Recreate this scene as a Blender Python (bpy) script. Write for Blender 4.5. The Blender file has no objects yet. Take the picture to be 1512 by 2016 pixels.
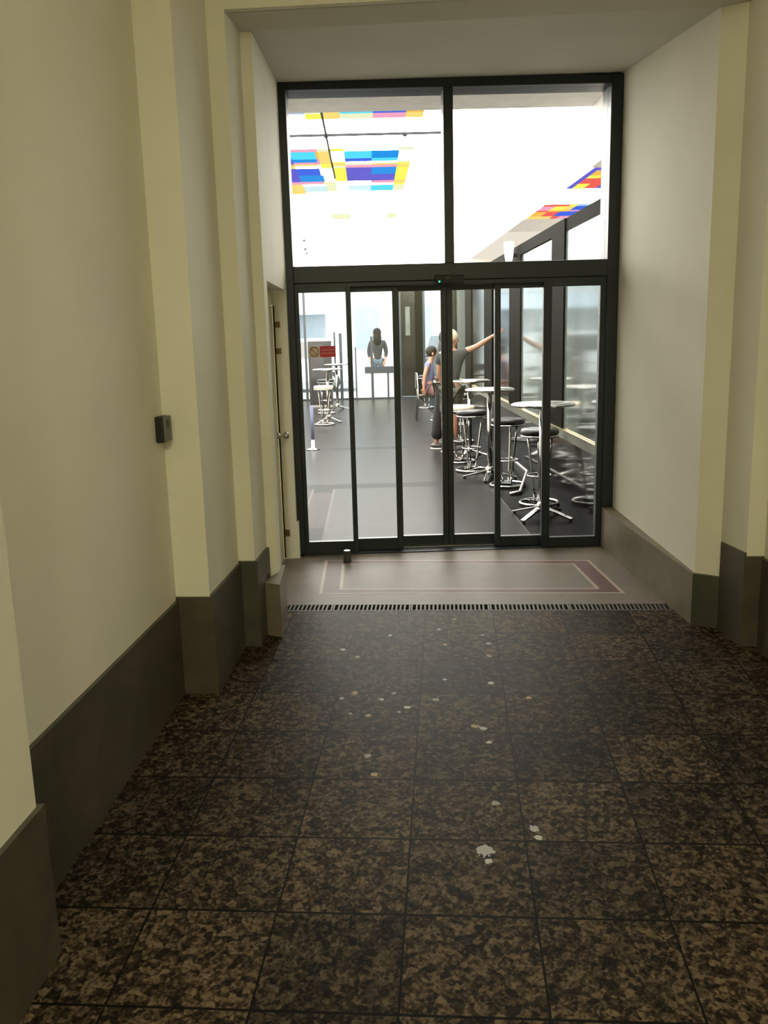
import bpy, bmesh, math, random
from mathutils import Vector, Matrix
random.seed(7)
SC = bpy.context.scene
COL = SC.collection

# ------------------------------------------------------------------ frames
# World: x across the glass front, y into the hall, z up (0 = hall floor at the doors).
# The passage before the doors is turned by YP and its floor ramps up towards them.
P0 = Vector((0.62, 6.727, 0.0))
YP = math.radians(-5.133)
SL = 0.0396
EV = Vector((math.cos(YP), math.sin(YP), 0)); GV = Vector((-math.sin(YP), math.cos(YP), 0))
def PG(e, g, z=None):
    p = P0 + EV * e + GV * g
    p.z = SL * g if z is None else z
    return p
def floor_z(x, y):
    return SL * ((Vector((x, y, 0)) - P0).dot(GV))

# ------------------------------------------------------------------ materials
class NT:
    def __init__(s, name):
        s.m = bpy.data.materials.new(name); s.m.use_nodes = True
        s.t = s.m.node_tree; s.t.nodes.clear()
        s.out = s.n('ShaderNodeOutputMaterial')
    def n(s, typ, **kw):
        nd = s.t.nodes.new(typ)
        for k, v in kw.items(): setattr(nd, k, v)
        return nd
    def l(s, a, b): s.t.links.new(a, b)
    def val(s, sock, v):
        if hasattr(v, 'is_output'): s.l(v, sock)
        else: sock.default_value = v
    def math(s, op, a, b=0.0, c=None, clamp=False):
        nd = s.n('ShaderNodeMath', operation=op, use_clamp=clamp)
        s.val(nd.inputs[0], a); s.val(nd.inputs[1], b)
        if c is not None: s.val(nd.inputs[2], c)
        return nd.outputs[0]
    def mix(s, f, a, b, blend='MIX'):
        nd = s.n('ShaderNodeMix', data_type='RGBA', blend_type=blend)
        s.val(nd.inputs[0], f); s.val(nd.inputs[6], a); s.val(nd.inputs[7], b)
        return nd.outputs[2]
    def ramp(s, f, stops):
        nd = s.n('ShaderNodeValToRGB'); s.l(f, nd.inputs[0])
        el = nd.color_ramp.elements
        while len(el) < len(stops): el.new(0.5)
        for e_, (p, c) in zip(el, stops): e_.position = p; e_.color = c4(c)
        return nd.outputs[0]
    def obj(s): return s.n('ShaderNodeTexCoord').outputs['Object']
    def noise(s, vec, scale, detail=4, rough=0.55):
        nd = s.n('ShaderNodeTexNoise'); s.l(vec, nd.inputs['Vector'])
        nd.inputs['Scale'].default_value = scale; nd.inputs['Detail'].default_value = detail
        nd.inputs['Roughness'].default_value = rough
        return nd.outputs['Fac']
    def bsdf(s, base, rough, metal=0.0, spec=0.5, bump=None, bstr=0.2):
        b = s.n('ShaderNodeBsdfPrincipled')
        s.val(b.inputs['Base Color'], c4(base) if isinstance(base, tuple) else base)
        s.val(b.inputs['Roughness'], rough); s.val(b.inputs['Metallic'], metal)
        s.val(b.inputs['Specular IOR Level'], spec)
        if bump is not None:
            bp = s.n('ShaderNodeBump'); bp.inputs['Strength'].default_value = bstr; bp.inputs['Distance'].default_value = 0.01
            s.l(bump, bp.inputs['Height']); s.l(bp.outputs[0], b.inputs['Normal'])
        s.l(b.outputs[0], s.out.inputs[0])
        return b
def c4(c): return (c[0], c[1], c[2], 1.0)

def plain(name, c, rough=0.5, metal=0.0, spec=0.5, var=0.08, scale=8.0):
    t = NT(name)
    f = t.noise(t.obj(), scale)
    lo = tuple(max(0, v * (1 - var)) for v in c); hi = tuple(min(1, v * (1 + var)) for v in c)
    col = t.ramp(f, [(0.3, lo), (0.7, hi)])
    t.bsdf(col, rough, metal, spec)
    return t.m
def emit(name, c, s):
    t = NT(name); e = t.n('ShaderNodeEmission')
    e.inputs[0].default_value = c4(c); e.inputs[1].default_value = s
    t.l(e.outputs[0], t.out.inputs[0]); return t.m
def glass(name, tint=(0.94, 0.97, 0.96), gloss=0.0, rough=0.02):
    t = NT(name)
    tr = t.n('ShaderNodeBsdfTransparent'); tr.inputs[0].default_value = c4(tint)
    gl = t.n('ShaderNodeBsdfGlossy'); gl.inputs['Roughness'].default_value = rough
    lw = t.n('ShaderNodeLayerWeight'); lw.inputs[0].default_value = 0.35
    f = t.math('ADD', t.math('MULTIPLY', lw.outputs['Fresnel'], 0.6), gloss, clamp=True)
    mx = t.n('ShaderNodeMixShader'); t.l(f, mx.inputs[0]); t.l(tr.outputs[0], mx.inputs[1]); t.l(gl.outputs[0], mx.inputs[2])
    t.l(mx.outputs[0], t.out.inputs[0]); return t.m

def plaster(name, c, stains=()):
    t = NT(name); o = t.obj()
    f = t.noise(o, 1.3, 5); f2 = t.noise(o, 60, 3)
    col = t.ramp(f, [(0.3, tuple(v * 0.95 for v in c)), (0.7, tuple(min(1, v * 1.03) for v in c))])
    geo = t.n('ShaderNodeNewGeometry').outputs['Position']
    for (p, r) in stains:
        d = t.n('ShaderNodeVectorMath', operation='DISTANCE'); t.l(geo, d.inputs[0]); d.inputs[1].default_value = p
        k = t.math('LESS_THAN', t.math('ADD', d.outputs['Value'], t.math('MULTIPLY', f2, 0.006)), r)
        col = t.mix(t.math('MULTIPLY', k, 0.6), col, (0.22, 0.2, 0.13, 1))
    t.bsdf(col, 0.75, 0, 0.25, bump=f2, bstr=0.06)
    return t.m

def granite(gums):
    t = NT('brown granite slabs'); o = t.obj()
    sep = t.n('ShaderNodeSeparateXYZ'); t.l(o, sep.inputs[0])
    TE, TG = 0.421, 0.4085
    u = t.math('DIVIDE', t.math('ADD', sep.outputs[0], 0.172), TE)
    v = t.math('DIVIDE', t.math('ADD', sep.outputs[1], 1.79), TG)
    fu = t.math('FRACT', u); fv = t.math('FRACT', v)
    iu = t.math('FLOOR', u); iv = t.math('FLOOR', v)
    cmb = t.n('ShaderNodeCombineXYZ'); t.l(iu, cmb.inputs[0]); t.l(iv, cmb.inputs[1])
    wn = t.n('ShaderNodeTexWhiteNoise', noise_dimensions='2D'); t.l(cmb.outputs[0], wn.inputs['Vector'])
    # each slab shows its own piece of stone
    off = t.n('ShaderNodeVectorMath', operation='SCALE'); t.l(wn.outputs['Color'], off.inputs[0]); off.inputs['Scale'].default_value = 13.0
    add = t.n('ShaderNodeVectorMath', operation='ADD'); t.l(o, add.inputs[0]); t.l(off.outputs[0], add.inputs[1])
    warp = t.n('ShaderNodeTexNoise'); t.l(add.outputs[0], warp.inputs['Vector']); warp.inputs['Scale'].default_value = 35; warp.inputs['Detail'].default_value = 2
    ws = t.n('ShaderNodeVectorMath', operation='SCALE'); t.l(warp.outputs['Color'], ws.inputs[0]); ws.inputs['Scale'].default_value = 0.014
    ad2 = t.n('ShaderNodeVectorMath', operation='ADD'); t.l(add.outputs[0], ad2.inputs[0]); t.l(ws.outputs[0], ad2.inputs[1])
    def cellv(sc_, ch):
        vo = t.n('ShaderNodeTexVoronoi', feature='SMOOTH_F1'); t.l(ad2.outputs[0], vo.inputs['Vector']); vo.inputs['Scale'].default_value = sc_
        vo.inputs['Smoothness'].default_value = 0.35
        ce = t.n('ShaderNodeSeparateColor'); t.l(vo.outputs['Color'], ce.inputs[0]); return ce.outputs[ch]
    n1 = t.noise(ad2.outputs[0], 60, 6, 0.75)
    g1 = t.math('ADD', t.math('ADD', t.math('MULTIPLY', cellv(44, 0), 0.34), t.math('MULTIPLY', cellv(100, 1), 0.30)), t.math('MULTIPLY', n1, 0.56))
    col = t.ramp(g1, [(0.40, (0.0085, 0.0064, 0.0043)), (0.55, (0.0295, 0.0208, 0.0132)), (0.67, (0.072, 0.0515, 0.0325)), (0.84, (0.140, 0.106, 0.070))])
    big = t.noise(o, 2.2, 3)
    col = t.mix(1.0, col, t.ramp(t.math('ADD', t.math('MULTIPLY', wn.outputs['Value'], 0.6), t.math('MULTIPLY', big, 0.4)), [(0.15, (0.55, 0.56, 0.58)), (0.85, (1.3, 1.24, 1.14))]), 'MULTIPLY')
    # joints
    ju = t.math('LESS_THAN', t.math('MINIMUM', fu, t.math('SUBTRACT', 1.0, fu)), 0.0085)
    jv = t.math('LESS_THAN', t.math('MINIMUM', fv, t.math('SUBTRACT', 1.0, fv)), 0.012)
    j = t.math('MAXIMUM', ju, jv)
    col = t.mix(t.math('MULTIPLY', j, 0.95), col, (0.004, 0.0034, 0.0026, 1))
    # trodden pale spots
    wob = t.noise(o, 55, 2)
    for i, (e, g, r) in enumerate(gums):
        dx = t.math('SUBTRACT', sep.outputs[0], e); dy = t.math('SUBTRACT', sep.outputs[1], g)
        d = t.math('SQRT', t.math('ADD', t.math('MULTIPLY', dx, dx), t.math('MULTIPLY', dy, dy)))
        k = t.math('LESS_THAN', t.math('ADD', d, t.math('MULTIPLY', t.math('SUBTRACT', wob, 0.5), r * 1.8)), r)
        c = [(0.62, 0.60, 0.56), (0.50, 0.49, 0.50), (0.52, 0.38, 0.22), (0.40, 0.36, 0.31)][(i * 7) % 4]
        col = t.mix(t.math('MULTIPLY', k, 0.8), col, c4(c))
    rg = t.math('ADD', t.math('MULTIPLY', n1, 0.30), 0.34)
    h = t.math('SUBTRACT', t.math('MULTIPLY', n1, 0.25), j)
    t.bsdf(col, rg, 0, 0.035, bump=h, bstr=0.25)
    return t.m

def stone(name, a, b, scale=9.0, rough=0.45, spec=0.4):
    t = NT(name); o = t.obj()
    f = t.noise(o, scale, 8, 0.65); f2 = t.noise(o, 2.0, 4)
    col = t.ramp(t.math('ADD', t.math('MULTIPLY', f, 0.5), t.math('MULTIPLY', f2, 0.5)), [(0.32, a), (0.68, b)])
    t.bsdf(col, rough, 0, spec, bump=f, bstr=0.12)
    return t.m

GUM = [(-0.086, -1.731, 0.0133), (0.172, -1.821, 0.013), (-0.049, -1.968, 0.0126), (0.201, -1.953, 0.0151), (-0.63, -2.044, 0.015), (-0.536, -2.145, 0.0147), (0.201, -2.135, 0.0121), (-0.05, -2.442, 0.0112), (0.19, -2.483, 0.0155), (-0.092, -2.679, 0.0169), (-0.505, -2.609, 0.0174), (-0.563, -2.668, 0.0129), (-0.363, -2.677, 0.0128), (-0.306, -2.607, 0.013), (-0.414, -2.852, 0.0142), (-0.502, -2.832, 0.0082), (-0.23, -2.764, 0.0166), (-0.269, -2.813, 0.0102), (0.092, -2.951, 0.0176), (0.127, -2.97, 0.0175), (0.149, -3.103, 0.0131), (-0.383, -3.229, 0.0164), (-0.342, -3.384, 0.0139), (0.1, -3.895, 0.0316), (0.11, -3.953, 0.0141), (0.152, -3.588, 0.016), (0.369, -2.651, 0.0148), (0.289, -3.753, 0.0181), (0.298, -3.81, 0.0147), (0.01, -1.561, 0.011), (0.188, -2.121, 0.0097), (-0.373, -1.828, 0.0131)]

M = {}
M['plaster'] = plaster('cream painted plaster', (0.79, 0.76, 0.64), [((1.885, 4.945, 1.317), 0.010), ((1.897, 4.717, 1.364), 0.011), ((1.897, 4.72, 1.352), 0.009)])
M['ceil'] = plaster('off white ceiling paint', (0.66, 0.63, 0.56))
M['skirt'] = stone('dark stone skirting', (0.050, 0.044, 0.030), (0.105, 0.088, 0.062))
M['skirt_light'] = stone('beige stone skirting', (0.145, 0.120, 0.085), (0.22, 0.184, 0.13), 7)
M['skirt_green'] = stone('greenish stone skirting', (0.042, 0.042, 0.030), (0.098, 0.092, 0.066), 5)
M['granite'] = granite(GUM)
M['terrazzo'] = stone('beige terrazzo', (0.125, 0.100, 0.077), (0.20, 0.163, 0.128), 14, 0.5, 0.12)
M['red_inlay'] = stone('red terrazzo band', (0.085, 0.036, 0.031), (0.13, 0.062, 0.053), 30, 0.5, 0.12)
M['white_inlay'] = stone('white terrazzo line', (0.34, 0.28, 0.23), (0.45, 0.375, 0.31), 30, 0.5, 0.12)
M['black_frame'] = plain('charcoal painted aluminium', (0.0105, 0.0175, 0.025), 0.42)
M['glass'] = glass('clear door glass')
M['iron'] = plain('drain cast iron', (0.075, 0.064, 0.055), 0.6, 0.3)
M['iron_dark'] = plain('drain dark iron', (0.045, 0.036, 0.031), 0.6, 0.3)
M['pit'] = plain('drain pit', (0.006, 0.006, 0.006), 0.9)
M['cream_metal'] = plain('cream enamelled door', (0.62, 0.54, 0.33), 0.4)
M['steel'] = plain('brushed steel', (0.50, 0.49, 0.47), 0.3, 0.9)
M['chrome'] = plain('polished chrome', (0.42, 0.41, 0.395), 0.10, 1.0)
M['brass'] = plain('brass plate', (0.16, 0.11, 0.05), 0.4, 0.7)
M['black_plastic'] = plain('black plastic', (0.010, 0.010, 0.011), 0.4)
M['grey_plastic'] = plain('grey plastic', (0.17, 0.165, 0.155), 0.45)
M['dark_rubber'] = plain('dark grey rubber', (0.05, 0.05, 0.045), 0.6)
M['led'] = emit('green diode', (0.03, 1.0, 0.25), 6.0)
M['red_sticker'] = plain('red sticker', (0.62, 0.035, 0.06), 0.5)
M['white_sticker'] = plain('white sticker', (0.75, 0.70, 0.62), 0.5)
M['pale_print'] = plain('pale red print', (0.72, 0.30, 0.27), 0.5)
M['sign_ring'] = plain('sign ring red', (0.50, 0.10, 0.09), 0.5)
M['black_vinyl'] = plain('black vinyl seat', (0.006, 0.0055, 0.0065), 0.4, 0, 0.25)
M['cream_vinyl'] = plain('cream vinyl seat', (0.62, 0.50, 0.35), 0.35)
M['alu_top'] = plain('brushed aluminium table top', (0.20, 0.197, 0.19), 0.3, 0.85)
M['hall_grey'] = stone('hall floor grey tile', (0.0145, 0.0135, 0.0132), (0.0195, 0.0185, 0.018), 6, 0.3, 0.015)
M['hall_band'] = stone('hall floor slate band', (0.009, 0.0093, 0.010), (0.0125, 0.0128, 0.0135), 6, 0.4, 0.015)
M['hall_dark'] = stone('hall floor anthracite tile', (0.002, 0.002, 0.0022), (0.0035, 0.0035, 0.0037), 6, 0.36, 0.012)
M['hall_pink'] = stone('hall floor pink terrazzo', (0.028, 0.022, 0.0215), (0.034, 0.028, 0.027), 12, 0.4, 0.015)
M['hall_line'] = stone('hall floor white line', (0.055, 0.052, 0.05), (0.068, 0.066, 0.063), 12, 0.4, 0.015)
M['hall_white'] = plain('white hall paint', (0.80, 0.76, 0.72), 0.7)
M['hall_cream'] = plain('cream hall ceiling', (0.86, 0.80, 0.72), 0.7)
M['partition'] = plain('dark bronze post', (0.0035, 0.0034, 0.003), 0.65, 0, 0.01)
M['partition_low'] = plain('dark glossy kick panel', (0.006, 0.006, 0.0058), 0.09, 0, 0.2)
M['partition_band'] = plain('grey green rail band', (0.085, 0.09, 0.07), 0.4, 0, 0.3)
M['gold'] = plain('gold rail edge', (0.75, 0.55, 0.28), 0.25, 0.8)
M['milk_glass'] = plain('milky grey green glass', (0.085, 0.10, 0.092), 0.08, 0, 0.35, 0.25, 2.5)
M['smoke_glass'] = plain('smoked brown glass', (0.013, 0.0125, 0.011), 0.08, 0, 0.25, 0.3, 2.0)
M['lamp_white'] = emit('lit opal glass', (1.0, 0.97, 0.92), 3.0)
M['lamp_orange'] = emit('lit amber lamp', (1.0, 0.55, 0.18), 2.5)
M['skylight'] = emit('daylit opal skylight', (1.0, 0.925, 0.85), 14.5)
M['cream_glow'] = emit('cream ceiling with added glow', (1.0, 0.86, 0.75), 0.98)  # glow added to the ceiling strip, which the skylight leaves too dim
def stained(n, c, s=1.15): M[n] = emit('daylit ' + n + ' glass', c, s)
stained('cyan', (0.10, 0.74, 0.98)); stained('azure', (0.02, 0.30, 0.86)); stained('blue', (0.055, 0.14, 0.82)); stained('violet', (0.14, 0.12, 0.66))
stained('orange', (1.0, 0.52, 0.10)); stained('amber', (1.0, 0.72, 0.20)); stained('yellow', (1.0, 0.93, 0.12)); stained('pale yellow', (1.0, 0.97, 0.62), 1.05)
stained('pink', (1.0, 0.38, 0.55)); stained('red', (0.95, 0.12, 0.10)); stained('pale cyan', (0.72, 0.94, 1.0), 1.05); stained('pale blue', (0.45, 0.62, 1.0))
M['muntin'] = plain('thin grey muntin', (0.02, 0.02, 0.024), 0.6, 0, 0.2)
M['asphalt'] = stone('street paving', (0.24, 0.24, 0.245), (0.36, 0.36, 0.36), 6, 0.8)
M['facade'] = plain('pale street facade', (0.80, 0.80, 0.78), 0.85)
M['facade_trim'] = plain('grey facade trim', (0.45, 0.48, 0.52), 0.8)
M['pane_dark'] = plain('street window pane', (0.36, 0.42, 0.48), 0.2, 0, 0.5)
M['car_white'] = plain('white car paint', (0.72, 0.75, 0.77), 0.2)
M['car_grey'] = plain('silver blue car paint', (0.10, 0.13, 0.16), 0.2, 0.3)
M['car_glass'] = plain('dark car glass', (0.012, 0.012, 0.018), 0.06, 0, 0.8)
M['tyre'] = plain('tyre rubber', (0.02, 0.02, 0.02), 0.8)
M['awning'] = plain('pale awning', (0.62, 0.68, 0.74), 0.8)
M['frosted'] = plain('frosted lower pane', (0.55, 0.62, 0.57), 0.25)
M['skin'] = plain('skin', (0.27, 0.125, 0.075), 0.55)
M['cloth_black'] = plain('black cloth', (0.0045, 0.0045, 0.005), 0.9)
M['cloth_charcoal'] = plain('charcoal cloth', (0.016, 0.018, 0.020), 0.9)
M['cloth_lilac'] = plain('lilac cloth', (0.10, 0.105, 0.19), 0.9)
M['cloth_jeans'] = plain('blue grey denim', (0.06, 0.09, 0.115), 0.9)
M['cloth_pink'] = plain('pink patterned cloth', (0.20, 0.105, 0.105), 0.9, 0, 0.3, 0.6, 40)
M['hair_dark'] = plain('dark hair', (0.003, 0.0024, 0.0024), 0.7, 0, 0.2)
M['hair_light'] = plain('light blond hair', (0.36, 0.29, 0.20), 0.6)
M['shoe'] = plain('dark shoe', (0.03, 0.028, 0.028), 0.5)
M['sole'] = plain('white shoe sole', (0.6, 0.58, 0.55), 0.6)
def camo():
    t = NT('camouflage cloth'); o = t.obj()
    f = t.noise(o, 16, 3)
    t.bsdf(t.ramp(f, [(0.40, (0.006, 0.007, 0.005)), (0.48, (0.016, 0.019, 0.012)), (0.55, (0.04, 0.04, 0.031)), (0.62, (0.07, 0.068, 0.054))]), 0.9)
    return t.m
M['cloth_camo'] = camo()

# ------------------------------------------------------------------ mesh building
class MB:
    def __init__(s): s.v = []; s.f = []; s.mi = []; s.mats = []; s.sm = []
    def m(s, mat):
        mm = M[mat]
        if mm not in s.mats: s.mats.append(mm)
        return s.mats.index(mm)
    def add(s, vs, fs, mat, smooth=False):
        b = len(s.v); k = s.m(mat)
        s.v += [Vector(q) for q in vs]
        for f in fs: s.f.append([b + i for i in f]); s.mi.append(k); s.sm.append(smooth)
        return s
    def box(s, x0, x1, y0, y1, z0, z1, mat):
        vs = [(x, y, z) for z in (z0, z1) for y in (y0, y1) for x in (x0, x1)]
        return s.add(vs, [(0, 2, 3, 1), (4, 5, 7, 6), (0, 1, 5, 4), (2, 6, 7, 3), (0, 4, 6, 2), (1, 3, 7, 5)], mat)
    def hexa(s, b, t, mat):
        # b, t: four corners each (ccw seen from above)
        n = len(b)
        fs = [tuple(reversed(range(n))), tuple(range(n, 2 * n))] + [(i, (i + 1) % n, n + (i + 1) % n, n + i) for i in range(n)]
        return s.add(list(b) + list(t), fs, mat)
    def prism(s, poly, z0, z1, mat):
        f0 = z0 if callable(z0) else (lambda x, y: z0)
        f1 = z1 if callable(z1) else (lambda x, y: z1)
        a = sum(poly[i][0] * poly[(i + 1) % len(poly)][1] - poly[(i + 1) % len(poly)][0] * poly[i][1] for i in range(len(poly)))
        p = list(poly) if a > 0 else list(reversed(poly))
        return s.hexa([(q[0], q[1], f0(q[0], q[1])) for q in p], [(q[0], q[1], f1(q[0], q[1])) for q in p], mat)
    def tube(s, pts, r, mat, n=10, closed=False, caps=True):
        pts = [Vector(p) for p in pts]; L = len(pts)
        rs = r if isinstance(r, (list, tuple)) else [r] * L
        vs = []; up = None
        for i, p in enumerate(pts):
            if closed: d = (pts[(i + 1) % L] - pts[i - 1])
            else: d = pts[min(i + 1, L - 1)] - pts[max(i - 1, 0)]
            d.normalize()
            if up is None:
                a = Vector((0, 0, 1)) if abs(d.z) < 0.9 else Vector((1, 0, 0))
                up = d.cross(a).normalized()
            up = (up - d * up.dot(d)).normalized(); w = d.cross(up)
            for k in range(n):
                q = 2 * math.pi * k / n
                vs.append(p + (up * math.cos(q) + w * math.sin(q)) * rs[i])
        fs = []
        for i in range(L if closed else L - 1):
            j = (i + 1) % L
            for k in range(n): fs.append((i * n + k, i * n + (k + 1) % n, j * n + (k + 1) % n, j * n + k))
        if not closed and caps: fs += [tuple(reversed(range(n))), tuple(range((L - 1) * n, L * n))]
        return s.add(vs, fs, mat, True)
    def ring(s, c, R, r, mat, n=36, k=8, axis='z'):
        pts = []
        for i in range(n):
            a = 2 * math.pi * i / n
            o = {'z': (R * math.cos(a), R * math.sin(a), 0), 'y': (R * math.cos(a), 0, R * math.sin(a)), 'x': (0, R * math.cos(a), R * math.sin(a))}[axis]
            pts.append(Vector(c) + Vector(o))
        return s.tube(pts, r, mat, k, closed=True)
    def lathe(s, prof, c, mat, n=32):
        # prof: (radius, z) from the bottom up
        vs = []; c = Vector(c)
        for (r, z) in prof:
            for k in range(n):
                q = 2 * math.pi * k / n
                vs.append(c + Vector((r * math.cos(q), r * math.sin(q), z)))
        fs = []
        for i in range(len(prof) - 1):
            for k in range(n): fs.append((i * n + k, i * n + (k + 1) % n, (i + 1) * n + (k + 1) % n, (i + 1) * n + k))
        fs += [tuple(reversed(range(n))), tuple(range((len(prof) - 1) * n, len(prof) * n))]
        return s.add(vs, fs, mat, True)
    def ball(s, c, r, mat, nu=16, nv=10):
        rx, ry, rz = r if isinstance(r, tuple) else (r, r, r)
        prof = []
        vs = []; fs = []
        for i in range(1, nv):
            a = math.pi * i / nv
            for k in range(nu):
                q = 2 * math.pi * k / nu
                vs.append((c[0] + rx * math.sin(a) * math.cos(q), c[1] + ry * math.sin(a) * math.sin(q), c[2] - rz * math.cos(a)))
        nb = len(vs); vs += [(c[0], c[1], c[2] - rz), (c[0], c[1], c[2] + rz)]
        for i in range(nv - 2):
            for k in range(nu): fs.append((i * nu + k, i * nu + (k + 1) % nu, (i + 1) * nu + (k + 1) % nu, (i + 1) * nu + k))
        for k in range(nu):
            fs.append((nb, (k + 1) % nu, k)); fs.append((nb + 1, (nv - 2) * nu + k, (nv - 2) * nu + (k + 1) % nu))
        return s.add(vs, fs, mat, True)
    def build(s, name, parent=None, loc=None, bevel=0.0, base=None):
        if base is not None: s.v = [q - Vector(base) for q in s.v]; loc = base
        me = bpy.data.meshes.new(name)
        me.from_pydata([tuple(q) for q in s.v], [], s.f)
        for mt in s.mats: me.materials.append(mt)
        for p, k, sm in zip(me.polygons, s.mi, s.sm): p.material_index = k; p.use_smooth = sm
        me.update()
        o = bpy.data.objects.new(name, me); COL.objects.link(o)
        if parent is not None: o.parent = parent
        if loc is not None: o.location = loc
        if bevel:
            md = o.modifiers.new('Bevel', 'BEVEL'); md.width = bevel; md.segments = 2; md.limit_method = 'ANGLE'
        return o

def empty(name, loc=(0, 0, 0), rz=0.0):
    o = bpy.data.objects.new(name, None); COL.objects.link(o); o.location = loc; o.rotation_euler = (0, 0, rz)
    o.empty_display_size = 0.05
    return o
def tag(o, label, cat, group=None):
    o['label'] = label; o['category'] = cat
    if group: o['group'] = group
    return o
def struct(o, label, cat):
    o['kind'] = 'structure'; o['label'] = label; o['category'] = cat
    return o
def copy_tree(o, label=None, loc=None, rz=None):
    r = o.copy(); COL.objects.link(r)
    if loc is not None: r.location = loc
    if rz is not None: r.rotation_euler = (0, 0, rz)
    if label: r['label'] = label
    for ch in list(o.children):
        c = ch.copy(); COL.objects.link(c); c.parent = r
        for g in list(ch.children):
            d = g.copy(); COL.objects.link(d); d.parent = c
    return r
def pg(e, g):
    p = PG(e, g, 0); return (p.x, p.y)

# ================================================================== PASSAGE
ZC = 3.305            # soffit of the arch
TOP = 4.3             # passage ceiling
XL, XR = -0.585, 1.885  # side walls of the door recess
FY = 6.70

# ---- left wall
def left_outline(off=0.0):
    return [(-1.25 + off, -12.0), (-1.25 + off, -4.46 + off), (-1.395 + off, -4.46 + off), (-1.395 + off, -2.6 - off), (-1.22 + off, -2.6 - off), (-1.22 + off, -1.98 - off), (-1.125 + off, -1.98 - off), (-1.125 + off, -1.64)]
b = MB()
lo = [pg(*q) for q in left_outline()]
b.prism(lo + [(XL, 5.20), (XL, 5.36), (-1.7, 5.36), pg(-2.1, -1.6), pg(-2.1, -12.0)], -0.7, TOP, 'plaster')
b.prism([(XL, 5.36), (XL, 6.60), (-1.2, 6.60), (-1.2, 5.36)], 2.005, TOP, 'plaster')
b.prism([(XL, 6.60), (XL, 6.93), (-1.2, 6.93), (-1.2, 6.60)], -0.2, TOP, 'plaster')
struct(b.build('wall_left'), 'cream plaster wall with stepped pilasters along the left of the passage', 'wall')
# ---- right wall
ro = [(1.88, -12.0), (1.88, -2.6), (1.70, -2.6), (1.70, -1.975), (1.605, -1.975), (1.551, -1.70)]
b = MB()
b.prism([pg(*q) for q in ro] + [(1.897, 4.974), (1.87, 6.93), (2.6, 6.93), pg(2.5, -12)], -0.7, TOP, 'plaster')
struct(b.build('wall_right'), 'cream plaster wall on the right of the passage, splayed beside the door', 'wall')
# ---- arch head over the opening and recess soffit
b = MB()
def soff(x, y):
    g = (Vector((x, y, 0)) - P0).dot(GV)
    return ZC + max(0.0, (g + 1.65)) * (3.445 - ZC) / 1.6
fr = [pg(-1.125, -1.935), pg(1.62, -1.935), pg(1.62, -1.65), pg(-1.125, -1.65)]
b.prism(fr, ZC, TOP, 'ceil')
bk = [pg(-1.125, -1.65), pg(1.62, -1.65), (1.95, 6.93), (-0.62, 6.93)]
b.prism(bk, soff, TOP, 'ceil')
struct(b.build('ceiling_recess'), 'off white sloping soffit above the glass doors', 'ceiling')
b = MB()
b.prism([pg(-1.22, -1.982), pg(1.70, -1.982), pg(1.70, -1.93), pg(-1.22, -1.93)], ZC, TOP, 'plaster')
struct(b.build('wall_front'), 'cream plaster lintel over the recess opening', 'wall')
b = MB(); b.prism([pg(-2.1, -12.1), pg(2.5, -12.1), pg(2.5, -1.6), pg(-2.1, -1.6)], TOP, TOP + 0.2, 'ceil')
struct(b.build('ceiling'), 'off white ceiling of the passage', 'ceiling')
b = MB(); b.prism([pg(-2.1, -12.2), pg(2.5, -12.2), pg(2.5, -12.0), pg(-2.1, -12.0)], -0.8, TOP, 'plaster')  # unseen wall, added so the bright sky does not leak into the passage
struct(b.build('wall_back'), 'cream plaster wall added behind the viewer to keep sky light out', 'wall')

# ---- skirtings (stone, standing 18 mm proud)
def strip(name, pts, zt, mat, th=0.02, label=''):
    # pts: world xy polyline, wall on its left-hand side when walking pts; zt: top heights per segment
    b = MB()
    for i in range(len(pts) - 1):
        p, q = Vector(pts[i]), Vector(pts[i + 1])
        d = (q - p).normalized(); nrm = Vector((d.y, -d.x))
        a0, a1 = p - d * (th if i else 0) * 0, q
        poly = [p - nrm * 0.01, q - nrm * 0.01, q + nrm * th + d * th * 0.98 * 0, p + nrm * th]
        z = zt[i]
        mt = mat[i] if isinstance(mat, list) else mat
        b.prism([tuple(w) for w in poly], lambda x, y: floor_z(x, y) - 0.03, z if callable(z) else (lambda x, y, z=z: z), mt)
    return b
def skirt_poly(name, inner, outer, zt, mat, label):
    b = MB()
    for i in range(len(inner) - 1):
        poly = [inner[i], inner[i + 1], outer[i + 1], outer[i]]
        z = zt[i]; mt = mat[i] if isinstance(mat, list) else mat
        b.prism(poly, lambda x, y: floor_z(x, y) - 0.03, z if callable(z) else (lambda x, y, z=z: z), mt)
    return struct(b.build(name), label, 'skirting')
T = 0.018
inn = [pg(-1.26, -12.0), pg(-1.26, -4.47), pg(-1.405, -4.47), pg(-1.405, -2.59), pg(-1.23, -2.59), pg(-1.23, -1.97), pg(-1.135, -1.97), pg(-1.135, -1.66)]
out = [pg(*q) for q in [(-1.25 + T, -12.0), (-1.25 + T, -4.46 + T), (-1.395 + T, -4.46 + T), (-1.395 + T, -2.6 - T), (-1.22 + T, -2.6 - T), (-1.22 + T, -1.98 - T), (-1.125 + T, -1.98 - T), (-1.125 + T, -1.66)]]
skirt_poly('baseboard_left', inn, out, [0.328, 0.328, 0.389, 0.408, 0.418, 0.43, 0.43], ['skirt', 'skirt', 'skirt', 'skirt', 'skirt', 'skirt_green', 'skirt'], 'dark stone skirting stepping round the left pilasters')
par = lambda x, y: floor_z(x, y) + 0.325
skirt_poly('baseboard_left.001', [(XL - 0.08, 5.02), (XL - 0.01, 5.2), (XL - 0.01, 5.36)], [(-0.556, 4.97), (XL + 0.028, 5.2), (XL + 0.028, 5.36)], [par, par], 'skirt_light', 'short stone skirting in front of the cream side door')
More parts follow.
